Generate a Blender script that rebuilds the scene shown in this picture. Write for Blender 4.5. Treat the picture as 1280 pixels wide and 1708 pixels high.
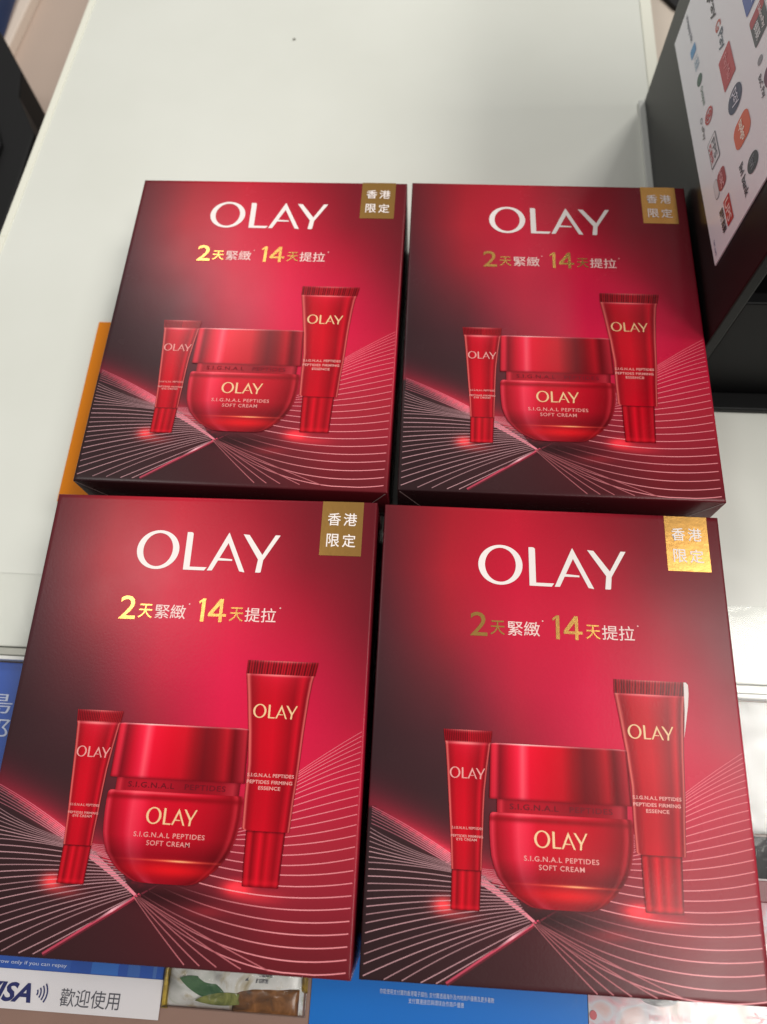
import bpy, bmesh, math, random
import numpy as np
from mathutils import Matrix, Vector, Euler
from math import pi, sin, cos, radians

random.seed(7)
S = bpy.context.scene
C = bpy.context.collection
for o in list(bpy.data.objects):
    bpy.data.objects.remove(o)

# ------------------------------------------------------------------ camera
cam_d = bpy.data.cameras.new('camera')
cam = bpy.data.objects.new('camera', cam_d)
C.objects.link(cam)
cam.location = (0.0161, -0.1569, 0.4595)
cam.rotation_euler = (0.3675, 0.0352, 0.0561)
cam_d.sensor_fit = 'HORIZONTAL'
cam_d.sensor_width = 36
cam_d.lens = 33.736
cam_d.clip_start = 0.01
cam_d.clip_end = 50
cam_d.dof.use_dof = True
cam_d.dof.focus_distance = 0.40
cam_d.dof.aperture_fstop = 9.0
S.camera = cam

# ------------------------------------------------------------------ light
world = bpy.data.worlds.new('World')
S.world = world
world.use_nodes = True
bg = world.node_tree.nodes['Background']
bg.inputs[0].default_value = (1.0, 0.985, 0.96, 1)
bg.inputs[1].default_value = 0.28


def area(name, loc, target, size, power, col, sy=None):
    d = bpy.data.lights.new(name, 'AREA')
    d.shape = 'RECTANGLE'
    d.size = size
    d.size_y = sy or size
    d.energy = power
    d.color = col
    o = bpy.data.objects.new(name, d)
    C.objects.link(o)
    o.location = loc
    o.rotation_euler = (Vector(target) - Vector(loc)).to_track_quat('-Z', 'Y').to_euler()
    return o


area('ceiling_lamp', (1.22, 0.12, 2.05), (0.05, 0.05, 0), 0.70, 18, (1.0, 0.97, 0.92))
area('ceiling_lamp', (1.00, -0.75, 2.05), (0.05, 0.05, 0), 0.45, 15, (1.0, 0.97, 0.92))
area('ceiling_lamp', (1.00, 1.75, 2.05), (0.0, 0.1, 0), 0.5, 21, (1.0, 0.97, 0.92))
area('ceiling_lamp', (-1.02, 0.40, 2.05), (0.0, 0.1, 0), 0.36, 5.5, (1.0, 0.97, 0.93))
area('ceiling_lamp', (-0.92, 1.75, 2.05), (0.0, 0.1, 0), 0.42, 6, (1.0, 0.98, 0.94))
S.view_settings.view_transform = 'Standard'
S.view_settings.look = 'None'
S.view_settings.exposure = 0
S.view_settings.gamma = 1
S.render.engine = 'CYCLES'
S.render.resolution_x = 767
S.render.resolution_y = 1024


# ------------------------------------------------------------------ helpers
def lin(c):
    a = np.asarray(c, float) / 255.0
    return np.where(a <= 0.04045, a / 12.92, ((a + 0.055) / 1.055) ** 2.4)


def lin1(c):
    return tuple(float(x) for x in lin(c)) + (1.0,)


def new_mat(name):
    m = bpy.data.materials.new(name)
    m.use_nodes = True
    nt = m.node_tree
    return m, nt, nt.nodes['Principled BSDF']


def plain(name, col, rough=0.4, metal=0.0, spec=0.5, noise=0.0, scale=60, bump=0.0, coat=0.0):
    m, nt, b = new_mat(name)
    b.inputs['Base Color'].default_value = lin1(col)
    b.inputs['Roughness'].default_value = rough
    b.inputs['Metallic'].default_value = metal
    b.inputs['Specular IOR Level'].default_value = spec
    b.inputs['Coat Weight'].default_value = coat
    b.inputs['Coat Roughness'].default_value = 0.08
    if noise or bump:
        tc = nt.nodes.new('ShaderNodeTexCoord')
        n = nt.nodes.new('ShaderNodeTexNoise')
        n.inputs['Scale'].default_value = scale
        n.inputs['Detail'].default_value = 6
        nt.links.new(tc.outputs['Object'], n.inputs['Vector'])
        if noise:
            mx = nt.nodes.new('ShaderNodeMix')
            mx.data_type = 'RGBA'
            a = lin1(col)
            mx.inputs['A'].default_value = tuple(x * (1 - noise) for x in a[:3]) + (1,)
            mx.inputs['B'].default_value = tuple(min(1, x * (1 + noise)) for x in a[:3]) + (1,)
            nt.links.new(n.outputs['Fac'], mx.inputs['Factor'])
            nt.links.new(mx.outputs['Result'], b.inputs['Base Color'])
        if bump:
            bp = nt.nodes.new('ShaderNodeBump')
            bp.inputs['Strength'].default_value = bump
            bp.inputs['Distance'].default_value = 0.002
            nt.links.new(n.outputs['Fac'], bp.inputs['Height'])
            nt.links.new(bp.outputs['Normal'], b.inputs['Normal'])
    return m


def print_mat(name, rough=0.25, grain=0.05, spec=0.20):
    """colour printed on laminated board: colour comes from the printed artwork stored on the mesh"""
    m, nt, b = new_mat(name)
    at = nt.nodes.new('ShaderNodeAttribute')
    at.attribute_name = 'Col'
    tc = nt.nodes.new('ShaderNodeTexCoord')
    n = nt.nodes.new('ShaderNodeTexNoise')
    n.inputs['Scale'].default_value = 900
    n.inputs['Detail'].default_value = 3
    nt.links.new(tc.outputs['Object'], n.inputs['Vector'])
    mr = nt.nodes.new('ShaderNodeMapRange')
    mr.inputs['To Min'].default_value = 1 - grain
    mr.inputs['To Max'].default_value = 1 + grain
    nt.links.new(n.outputs['Fac'], mr.inputs['Value'])
    mul = nt.nodes.new('ShaderNodeMix')
    mul.data_type = 'RGBA'
    mul.blend_type = 'MULTIPLY'
    mul.inputs['Factor'].default_value = 1
    nt.links.new(at.outputs['Color'], mul.inputs['A'])
    nt.links.new(mr.outputs['Result'], mul.inputs['B'])
    nt.links.new(mul.outputs['Result'], b.inputs['Base Color'])
    # slow unevenness of the laminate gloss plus fine board texture
    n2 = nt.nodes.new('ShaderNodeTexNoise')
    n2.inputs['Scale'].default_value = 25
    n2.inputs['Detail'].default_value = 4
    nt.links.new(tc.outputs['Object'], n2.inputs['Vector'])
    mr2 = nt.nodes.new('ShaderNodeMapRange')
    mr2.inputs['To Min'].default_value = rough - 0.06
    mr2.inputs['To Max'].default_value = rough + 0.08
    nt.links.new(n2.outputs['Fac'], mr2.inputs['Value'])
    nt.links.new(mr2.outputs['Result'], b.inputs['Roughness'])
    b.inputs['Specular IOR Level'].default_value = spec
    bp = nt.nodes.new('ShaderNodeBump')
    bp.inputs['Strength'].default_value = 0.05
    bp.inputs['Distance'].default_value = 0.0006
    nt.links.new(n.outputs['Fac'], bp.inputs['Height'])
    nt.links.new(bp.outputs['Normal'], b.inputs['Normal'])
    return m


def mesh_from(name, verts, faces, cols=None, smooth=False):
    me = bpy.data.meshes.new(name)
    me.from_pydata([tuple(map(float, v)) for v in verts], [], [tuple(int(i) for i in f) for f in faces])
    if cols is not None:
        a = me.color_attributes.new('Col', 'FLOAT_COLOR', 'POINT')
        cc = np.ones((len(verts), 4), np.float32)
        cc[:, :3] = np.asarray(cols)[:, :3]
        a.data.foreach_set('color', cc.ravel())
    if smooth:
        me.polygons.foreach_set('use_smooth', [True] * len(me.polygons))
    me.update()
    return me


def ob(name, me, mat=None, parent=None, **props):
    o = bpy.data.objects.new(name, me)
    C.objects.link(o)
    if mat is not None and me is not None and not me.materials:
        me.materials.append(mat)
    if parent is not None:
        o.parent = parent
    for k, v in props.items():
        o[k] = v
    return o


def thing(name, label, cat, loc=(0, 0, 0), rot=(0, 0, 0), group=None):
    o = bpy.data.objects.new(name, None)
    C.objects.link(o)
    o.empty_display_size = 0.02
    o.location = loc
    o.rotation_euler = rot
    o['label'] = label
    o['category'] = cat
    if group:
        o['group'] = group
    return o


def tag(o, label, cat, group=None):
    o['label'] = label
    o['category'] = cat
    if group:
        o['group'] = group
    return o


def bevel_box(x0, x1, y0, y1, z0, z1, b=0.002, seg=2):
    bm = bmesh.new()
    bmesh.ops.create_cube(bm, size=1)
    for v in bm.verts:
        v.co = Vector(((x0 + x1) / 2 + v.co.x * (x1 - x0), (y0 + y1) / 2 + v.co.y * (y1 - y0), (z0 + z1) / 2 + v.co.z * (z1 - z0)))
    if b:
        bmesh.ops.bevel(bm, geom=bm.edges[:], offset=b, segments=seg, affect='EDGES', profile=0.6)
    me = bpy.data.meshes.new('m')
    bm.to_mesh(me)
    bm.free()
    return me


def prism(poly, z0, z1, b=0.0, seg=2):
    bm = bmesh.new()
    lo = [bm.verts.new((x, y, z0)) for x, y in poly]
    f = bm.faces.new(lo)
    r = bmesh.ops.extrude_face_region(bm, geom=[f])
    for v in r['geom']:
        if isinstance(v, bmesh.types.BMVert):
            v.co.z = z1
    bmesh.ops.recalc_face_normals(bm, faces=bm.faces[:])
    if b:
        ed = [e for e in bm.edges if all(abs(v.co.z - z1) < 1e-7 for v in e.verts)]
        bmesh.ops.bevel(bm, geom=ed, offset=b, segments=seg, affect='EDGES', profile=0.6)
    me = bpy.data.meshes.new('m')
    bm.to_mesh(me)
    bm.free()
    return me


def text_raw(s, bold=0.0, shear=0.0, spacing=1.0, line=1.0, align='LEFT'):
    """outline of a line of lettering as flat polygons, built from the bundled font"""
    cu = bpy.data.curves.new('t', 'FONT')
    cu.body = s
    cu.size = 1
    cu.offset = bold
    cu.shear = shear
    cu.space_character = spacing
    cu.space_line = line
    cu.align_x = align
    cu.resolution_u = 3
    cu.fill_mode = 'FRONT'
    o = bpy.data.objects.new('t', cu)
    C.objects.link(o)
    dg = bpy.context.evaluated_depsgraph_get()
    dg.update()
    me = bpy.data.meshes.new_from_object(o.evaluated_get(dg))
    v = np.array([x.co[:] for x in me.vertices])[:, :2]
    f = [list(p.vertices) for p in me.polygons]
    bpy.data.objects.remove(o)
    bpy.data.curves.remove(cu)
    bpy.data.meshes.remove(me)
    return v, f


def text_fit(s, box, bold=0.0, shear=0.0, spacing=1.0, line=1.0, align='LEFT'):
    """lettering scaled to the rectangle (x0, y0, x1, y1)"""
    v, f = text_raw(s, bold, shear, spacing, line, align)
    lo, hi = v.min(0), v.max(0)
    x0, y0, x1, y1 = box
    w = np.empty_like(v)
    w[:, 0] = x0 + (v[:, 0] - lo[0]) / (hi[0] - lo[0]) * (x1 - x0)
    w[:, 1] = y0 + (v[:, 1] - lo[1]) / (hi[1] - lo[1]) * (y1 - y0)
    return w, f


def join2(parts):
    vs, fs, n = [], [], 0
    for v, f in parts:
        vs.append(np.asarray(v, float))
        fs += [[i + n for i in p] for p in f]
        n += len(v)
    return np.concatenate(vs), fs


# ------------------------------------------------------------------ setting: counter
m_counter, nt, b = new_mat('counter_white_glass')
tc = nt.nodes.new('ShaderNodeTexCoord')
n = nt.nodes.new('ShaderNodeTexNoise')
n.inputs['Scale'].default_value = 7
n.inputs['Detail'].default_value = 5
nt.links.new(tc.outputs['Object'], n.inputs['Vector'])
cr = nt.nodes.new('ShaderNodeValToRGB')
cr.color_ramp.elements[0].position = 0.3
cr.color_ramp.elements[1].position = 0.75
cr.color_ramp.elements[0].color = lin1((220, 222, 213))
cr.color_ramp.elements[1].color = lin1((227, 229, 221))
nt.links.new(n.outputs['Fac'], cr.inputs['Fac'])
sp = nt.nodes.new('ShaderNodeTexNoise')
sp.inputs['Scale'].default_value = 160
sp.inputs['Detail'].default_value = 1
nt.links.new(tc.outputs['Object'], sp.inputs['Vector'])
sr = nt.nodes.new('ShaderNodeValToRGB')
sr.color_ramp.elements[0].position = 0.86
sr.color_ramp.elements[1].position = 0.90
nt.links.new(sp.outputs['Fac'], sr.inputs['Fac'])
mx = nt.nodes.new('ShaderNodeMix')
mx.data_type = 'RGBA'
mx.inputs['B'].default_value = lin1((120, 118, 108))
nt.links.new(sr.outputs['Color'], mx.inputs['Factor'])
nt.links.new(cr.outputs['Color'], mx.inputs['A'])
nt.links.new(mx.outputs['Result'], b.inputs['Base Color'])
b.inputs['Roughness'].default_value = 0.22
b.inputs['Specular IOR Level'].default_value = 0.5

m_trim = plain('trim_pale', (236, 236, 222), 0.25)
m_alu = plain('rail_grey', (176, 176, 166), 0.3, 0.3, noise=0.06, scale=40)
m_railw = plain('rail_white', (238, 238, 234), 0.3)
m_beige = plain('beige_board', (186, 166, 152), 0.5, noise=0.05, scale=14)
m_black = plain('black_plastic', (13, 13, 14), 0.5, spec=0.25, noise=0.15, scale=40, bump=0.05)
m_kiosk = plain('kiosk_charcoal', (12, 12, 12), 0.33, spec=0.20, noise=0.06, scale=20, bump=0.03)
m_kiosk2 = plain('kiosk_black_gloss', (11, 11, 12), 0.5, spec=0.2)
m_recess = plain('kiosk_opening', (6, 5, 6), 0.6)

counter = ob('counter', prism([(-0.365, -0.085), (0.55, -0.085), (0.55, 0.412), (0.2088, 0.412), (0.2088, 0.80),
                               (-0.308, 0.80), (-0.3229, 0.535), (-0.3393, 0.248)], -0.022, 0.0, 0.0008), m_counter, kind='structure')
# pale glass edge along the left side and the back right side
def strip(p, q, w, z0, z1):
    d = Vector((q[0] - p[0], q[1] - p[1])).normalized()
    nn = Vector((d.y, -d.x)) * w
    return prism([p, q, (q[0] + nn.x, q[1] + nn.y), (p[0] + nn.x, p[1] + nn.y)], z0, z1, 0.0006)
ob('edge_trim', strip((-0.3393, 0.248), (-0.3229, 0.535), 0.006, 0.0, 0.0012), m_trim, counter)
ob('edge_trim', strip((-0.3229, 0.535), (-0.308, 0.80), 0.006, 0.0, 0.0012), m_trim, counter)
ob('edge_trim', strip((-0.365, -0.0845), (-0.3393, 0.248), 0.006, 0.0, 0.0012), m_trim, counter)
ob('edge_trim', bevel_box(0.1985, 0.2085, 0.413, 0.80, 0.0, 0.0012, 0.0005), m_trim, counter)

ob('front_rail', bevel_box(-0.365, 0.55, -0.0905, -0.0855, -0.02, -0.0012, 0.0006), m_alu, kind='structure')
ob('front_rail', bevel_box(-0.365, 0.55, -0.0935, -0.0910, -0.02, 0.0, 0.0005), m_railw, kind='structure')
ob('front_tray', bevel_box(-0.5, 0.55, -0.40, -0.0940, -0.02, -0.008, 0.0005), plain('tray_brown', (150, 118, 104), 0.5, noise=0.12, scale=25), kind='structure')
# lower shelves seen past the counter's edges
ob('lower_shelf', bevel_box(-0.62, -0.27, -0.2, 0.95, -0.14, -0.12, 0.002), m_beige, kind='structure')
ob('lower_shelf', bevel_box(0.19, 0.55, 0.40, 0.95, -0.075, -0.06, 0.002), plain('beige_board_light', (205, 192, 178), 0.5, noise=0.04, scale=14), kind='structure')
ob('floor', bevel_box(-3, 3, -3, 3, -0.95, -0.90, 0), plain('floor_dark', (70, 64, 60), 0.5, noise=0.1, scale=4), kind='structure')

# ------------------------------------------------------------------ gift boxes: printed artwork
W = 0.19
HR = 1.2527
H = W * HR
T = 0.065
BEV = 0.0010

US = np.array([0, .2, .4, .6, .8, 1.0])
VS = np.array([0.0, .1, .2, .3, .45, .58, .72, .88, 1.05, 1.25])
TAB = np.array([
    [(56, 38, 42), (64, 40, 44), (74, 40, 46), (84, 38, 45), (108, 38, 46), (112, 36, 45)],
    [(56, 38, 42), (66, 41, 46), (78, 40, 46), (96, 38, 46), (132, 40, 52), (130, 40, 52)],
    [(58, 40, 44), (68, 42, 47), (84, 40, 48), (120, 40, 52), (155, 44, 60), (150, 42, 58)],
    [(60, 42, 46), (70, 44, 48), (96, 42, 50), (150, 42, 60), (170, 46, 64), (160, 44, 60)],
    [(64, 42, 48), (72, 46, 52), (120, 44, 56), (200, 36, 74), (210, 38, 78), (180, 40, 66)],
    [(66, 44, 50), (86, 48, 56), (160, 44, 64), (216, 36, 80), (214, 36, 80), (172, 36, 62)],
    [(74, 48, 54), (116, 50, 60), (190, 44, 72), (220, 34, 82), (204, 34, 74), (146, 34, 54)],
    [(86, 48, 56), (156, 46, 60), (206, 42, 74), (214, 34, 74), (176, 34, 60), (122, 34, 48)],
    [(98, 44, 52), (172, 42, 58), (204, 36, 68), (192, 34, 62), (140, 34, 50), (112, 34, 44)],
    [(104, 40, 48), (160, 38, 52), (190, 34, 58), (160, 33, 52), (124, 32, 45), (104, 32, 42)]], float)


def bg_col(u, v):
    u = np.clip(np.asarray(u, float), 0, 1)
    v = np.clip(np.asarray(v, float), 0, VS[-1])
    # smooth (cubic-eased) interpolation of the printed gradient
    i = np.clip(np.searchsorted(US, u, 'right') - 1, 0, len(US) - 2)
    j = np.clip(np.searchsorted(VS, v, 'right') - 1, 0, len(VS) - 2)
    a = (u - US[i]) / (US[i + 1] - US[i])
    c = (v - VS[j]) / (VS[j + 1] - VS[j])
    a = a[..., None]
    c = c[..., None]
    col = (TAB[j, i] * (1 - a) + TAB[j, i + 1] * a) * (1 - c) + (TAB[j + 1, i] * (1 - a) + TAB[j + 1, i + 1] * a) * c
    # red light wedge printed above the left fan of lines
    top = 0.405 - 0.50 * u
    d = v - top
    g = np.exp(-(np.clip(d, 0, 1) / 0.050) ** 1.5) * (d > -0.006) * np.clip((0.46 - u) / 0.1, 0, 1) * np.clip(0.60 + u * 2.4, 0, 1)
    col = col + g[..., None] * np.array([100, 0, 16])
    # dense light where the upper lines bunch together
    g = np.exp(-((v - (0.395 - 0.50 * u)) / 0.016) ** 2) * np.clip(u / 0.22, 0, 1) ** 1.5 * np.clip((0.30 - u) / 0.08, 0, 1)
    col = col + g[..., None] * np.array([120, 40, 52])
    # above the right fan the print is plain bright pink red
    topr = 0.36 + (u - 0.69) * 0.73
    d = v - topr
    g = ((d > 0) & (u > 0.55) ).astype(float) * np.clip(1 - d / 0.25, 0, 1) * np.clip((u - 0.55) / 0.15, 0, 1) * np.clip((0.60 - v) / 0.14, 0, 1)
    tgt = np.array([208, 38, 76])
    col = col * (1 - 0.75 * g[..., None]) + tgt * 0.75 * g[..., None]
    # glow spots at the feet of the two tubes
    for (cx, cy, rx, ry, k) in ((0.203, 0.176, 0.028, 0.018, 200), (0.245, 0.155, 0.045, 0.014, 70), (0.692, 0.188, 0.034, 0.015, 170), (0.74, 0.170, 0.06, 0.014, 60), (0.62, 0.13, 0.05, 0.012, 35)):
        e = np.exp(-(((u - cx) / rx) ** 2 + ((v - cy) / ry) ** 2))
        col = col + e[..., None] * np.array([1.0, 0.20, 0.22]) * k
    # shadow below the jar
    e = np.exp(-(((u - 0.50) / 0.12) ** 2 + ((v - 0.158) / 0.022) ** 2))
    col = col * (1 - 0.35 * e[..., None])
    g_ = col @ np.array([.45, .35, .2])
    col = g_[..., None] + (col - g_[..., None]) * 1.08
    f_ = np.clip((170 - col[..., :1]) / 110, 0, 1)
    return np.clip(col * np.array([1.0, 1.0, .96]) * (1 - 0.14 * f_) - 4, 0, 255)


def L(u, v, z):
    """artwork coordinates (box widths) to box-local metres, z above the top face"""
    u = np.asarray(u, float)
    v = np.asarray(v, float)
    return np.stack([(u - 0.5) * W, v * W - H / 2, np.zeros_like(u) + T + z], -1)


# carton: draped grid with rounded edges
def carton_mesh():
    def axis(size, nn):
        bb = BEV
        inner = np.linspace(bb, size - bb, nn)
        pts = [(0, -T), (0, -T * 0.55), (0, -bb), (bb * .13, -bb * .5), (bb * .42, -bb * .15)] + [(x, 0) for x in inner] + [(size - bb * .42, -bb * .15), (size - bb * .13, -bb * .5), (size, -bb), (size, -T * 0.55), (size, -T)]
        return np.array(pts)
    ax, ay = axis(W, 110), axis(H, 136)
    nx, ny = len(ax), len(ay)
    X = np.repeat(ax[:, 0][None], ny, 0)
    Y = np.repeat(ay[:, 0][:, None], nx, 1)
    Z = np.minimum(ax[:, 1][None].repeat(ny, 0), ay[:, 1][:, None].repeat(nx, 1))
    u, v = X / W, Y / W
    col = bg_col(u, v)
    # the sides carry darker end-panel print
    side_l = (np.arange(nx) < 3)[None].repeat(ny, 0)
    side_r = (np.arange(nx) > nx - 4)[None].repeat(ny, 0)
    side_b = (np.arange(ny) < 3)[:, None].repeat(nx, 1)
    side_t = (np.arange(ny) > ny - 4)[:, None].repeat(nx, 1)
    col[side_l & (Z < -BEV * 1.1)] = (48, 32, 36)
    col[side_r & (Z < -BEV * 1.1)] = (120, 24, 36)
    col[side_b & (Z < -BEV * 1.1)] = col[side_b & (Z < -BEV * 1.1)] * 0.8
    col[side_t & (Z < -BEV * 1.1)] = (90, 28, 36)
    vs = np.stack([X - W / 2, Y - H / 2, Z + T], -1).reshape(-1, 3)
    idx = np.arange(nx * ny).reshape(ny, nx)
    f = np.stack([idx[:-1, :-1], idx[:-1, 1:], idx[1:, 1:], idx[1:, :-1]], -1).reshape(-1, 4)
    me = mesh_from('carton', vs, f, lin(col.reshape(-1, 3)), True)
    bm = bmesh.new()
    bm.from_mesh(me)
    bmesh.ops.remove_doubles(bm, verts=bm.verts[:], dist=1e-6)
    be = [e for e in bm.edges if e.is_boundary]
    if be:
        bmesh.ops.holes_fill(bm, edges=be)
    bm.to_mesh(me)
    bm.free()
    return me


# ribbons: printed light lines
class Flat:
    def __init__(s):
        s.v, s.f, s.c, s.n, s.z = [], [], [], 0, 0.00004

    def ribbon(s, P, w, col, alpha, z):
        """P: k x 2 centre line; w width; col sRGB; alpha: array of ink density"""
        P = np.asarray(P, float)
        ok = (P[:, 0] >= 0.002) & (P[:, 0] <= 0.998) & (P[:, 1] >= 0.002) & (P[:, 1] <= HR - 0.002)
        if ok.sum() < 2:
            return
        P = P[ok]
        al = np.broadcast_to(np.asarray(alpha, float), ok.shape)[ok]
        ww = np.broadcast_to(np.asarray(w, float), ok.shape)[ok]
        t = np.gradient(P, axis=0)
        t /= np.linalg.norm(t, axis=1)[:, None] + 1e-12
        nn = np.stack([-t[:, 1], t[:, 0]], 1) * ww[:, None] / 2
        base = bg_col(P[:, 0], P[:, 1])
        cc = base * (1 - al[:, None]) + np.asarray(col, float) * al[:, None]
        k = len(P)
        s.z += 0.0000024
        z = s.z
        s.v.append(L(*(P + nn).T, z))
        s.v.append(L(*(P - nn).T, z))
        s.c += [cc, cc]
        for i in range(k - 1):
            s.f.append((s.n + i, s.n + k + i, s.n + k + i + 1, s.n + i + 1))
        s.n += 2 * k

    def mesh(s, name):
        return mesh_from(name, np.concatenate(s.v), s.f, lin(np.concatenate(s.c)))


def bez(a, b_, c, k=40):
    t = np.linspace(0, 1, k)[:, None]
    return (1 - t) ** 2 * np.array(a) + 2 * t * (1 - t) * np.array(b_) + t * t * np.array(c)


def lines_mesh():
    F = Flat()
    ys = [180, 195, 211, 231, 255, 281, 310, 343, 375, 410, 447, 490, 527, 570, 612, 660, 712, 765, 820, 877, 932, 990, 1050, 1120, 1193, 1267, 1335, 1415]
    vl = [0.0052 + (1415 - y) / 1235 * 0.3955 for y in ys]
    starts = [(0.0, v) for v in vl] + [(0.053, 0.0), (0.098, 0.0), (0.146, 0.0), (0.184, 0.0)]
    z = 0.00012
    n_all = len(starts)
    mid = [.294 - .0030 * i for i in range(15)] + [.241, .229, .2175, .208, .1975, .1865, .176, .166, .155, .141, .127, .113, .098, .083, .067, .049, .031]
    for i, p in enumerate(starts):
        t = np.linspace(0, 1, 44)
        m = mid[i]
        if i < 7:
            q = (0.436 + 0.001 * i, 0.150 - 0.0015 * i)
            co = np.polyfit([p[0], .22, q[0]], [p[1], m - .0012 * i, q[1]], 2)
            al = 0.50 + 0.45 * np.clip((t - .15) / .35, 0, 1)
            colr, w_ = (244, 140, 156), 0.0020
        else:
            w = (i - 7) / (n_all - 8)
            q = (0.35 + 0.078 * w, 0.262 - 0.122 * w)
            co = np.polyfit([p[0], .22 if p[0] < .12 else .30, q[0]], [p[1], m if p[0] < .12 else p[1] + (q[1] - p[1]) * (.30 - p[0]) / (q[0] - p[0]), q[1]], 2)
            al = (0.74 + 0.08 * np.sin(i * 1.7)) * (1 - 0.12 * t) * np.interp(i, [7, 14], [.8, 1])
            colr, w_ = (224, 172, 178), np.interp(i, [7, 16], [0.0017, 0.0023])
        u = p[0] + (q[0] - p[0]) * t
        F.ribbon(np.stack([u, np.polyval(co, u)], 1), w_, colr, al, z)
    # glossy red edge of the ribbon
    P = np.stack([np.linspace(0.209, 0.445, 40), np.linspace(0.0, 0.153, 40)], 1)
    t = np.linspace(0, 1, 40)
    F.ribbon(P, 0.0105, (170, 40, 62), 0.35 + 0.3 * np.exp(-((t - .75) / .2) ** 2), z * 0.6)
    F.ribbon(P + np.array([-0.001, 0.0015]), 0.0050, (238, 84, 112), 0.65 + 0.3 * t, z)
    F.ribbon((P + np.array([-0.002, 0.0025]))[20:37], np.interp(np.linspace(0, 1, 17), [0, .5, 1], [0.001, 0.006, 0.002]), (255, 186, 198), np.interp(np.linspace(0, 1, 17), [0, .5, 1], [0.2, .95, .4]), z * 1.5)
    P2 = np.stack([np.linspace(0.44, 0.50, 12), np.linspace(0.150, 0.185, 12)], 1)
    F.ribbon(P2, 0.004, (200, 70, 95), np.linspace(0.5, 0, 12), z)
    # right fan
    rows = [(.014, .004, .43, .147), (.042, .030, .435, .152), (.070, .0585, .44, .157), (.098, .087, .46, .165), (.126, .114, .50, .172),
            (.155, .141, .53, .180), (.183, .168, .56, .195), (.212, .193, .58, .215), (.241, .2185, .60, .235), (.270, .241, .62, .252),
            (.297, .265, .64, .268), (.324, .288, .66, .282), (.350, .308, .67, .295), (.375, .328, .68, .305), (.398, .346, .68, .313),
            (.420, .363, .68, .320), (.441, .379, .69, .328), (.461, .394, .69, .334), (.480, .406, .69, .338), (.498, .416, .69, .342),
            (.515, .425, .69, .346), (.531, .433, .69, .350), (.546, .440, .69, .354), (.560, .446, .69, .357), (.573, .451, .69, .360), (.585, .456, .69, .362)]
    for k, (r, m, us, vs) in enumerate(rows):
        co = np.polyfit([us, .81, 1.0], [vs, m, r], 2)
        u = np.linspace(us, 1.0, 44)
        v = np.polyval(co, u)
        t = (u - us) / (1 - us)
        if k < 6:
            al = np.interp(t, [0, .12, .35, .7, 1], [0.05, .25, .65, .95, .85])
        else:
            al = np.interp(t, [0, .3, .7, 1], [.8, .95, .92, .8]) * np.interp(k, [6, 25], [1.0, .75])
        F.ribbon(np.stack([u, v], 1), np.interp(k, [0, 25], [0.0028, 0.0016]), (250, 158, 164), al, z)
    for k, e in enumerate((0.5855, 0.6255, 0.6701, 0.7333, 0.806)):
        P = bez((0.428 + 0.004 * k, 0.147), (0.43 + (e - 0.43) * 0.47, 0.072), (e, 0.0))
        F.ribbon(P, 0.0026, (228, 134, 140), np.interp(np.linspace(0, 1, 40), [0, .1, .5, 1], [.8 if k == 0 else .25, .5, .6, .75]), z)
    return F.mesh('line_pattern')


# printed product pictures: rows of (v, left u, right u), shaded by a colour function
def picture(name, prof, colf, z, nu=64, nv=90):
    prof = np.array(prof, float)
    prof = prof[np.argsort(prof[:, 0])]
    vv = np.unique(np.concatenate([np.linspace(prof[0, 0], prof[-1, 0], nv), prof[:, 0]]))
    lo = np.interp(vv, prof[:, 0], prof[:, 1])
    hi = np.interp(vv, prof[:, 0], prof[:, 2])
    s = np.linspace(0, 1, nu)
    U = lo[:, None] + (hi - lo)[:, None] * s[None]
    V = np.repeat(vv[:, None], nu, 1)
    w = (V - prof[0, 0]) / (prof[-1, 0] - prof[0, 0])
    col = colf(np.repeat(s[None], len(vv), 0), w, U, V)
    g_ = col @ np.array([.45, .35, .2])
    col = g_[..., None] + (col - g_[..., None]) * 1.06
    col = np.clip((col - 120) * 1.10 + 120, 0, 255)
    n2 = len(vv)
    idx = np.arange(n2 * nu).reshape(n2, nu)
    f = np.stack([idx[:-1, :-1], idx[:-1, 1:], idx[1:, 1:], idx[1:, :-1]], -1).reshape(-1, 4)
    return mesh_from(name, L(U, V, z).reshape(-1, 3), f, lin(col.reshape(-1, 3)))


def ramp(s, stops):
    xs = [a for a, _ in stops]
    return np.stack([np.interp(s, xs, [c[k] for _, c in stops]) for k in range(3)], -1)


def mixc(a, b_, f):
    return a * (1 - f[..., None]) + np.asarray(b_, float) * f[..., None]


TUBE = [(0, (150, 30, 42)), (.03, (222, 120, 112)), (.08, (150, 22, 36)), (.22, (188, 22, 42)), (.45, (196, 22, 44)), (.62, (172, 20, 38)), (.75, (150, 18, 34)), (.86, (196, 28, 48)), (.94, (128, 16, 30)), (.975, (214, 110, 104)), (1, (110, 14, 26))]


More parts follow.
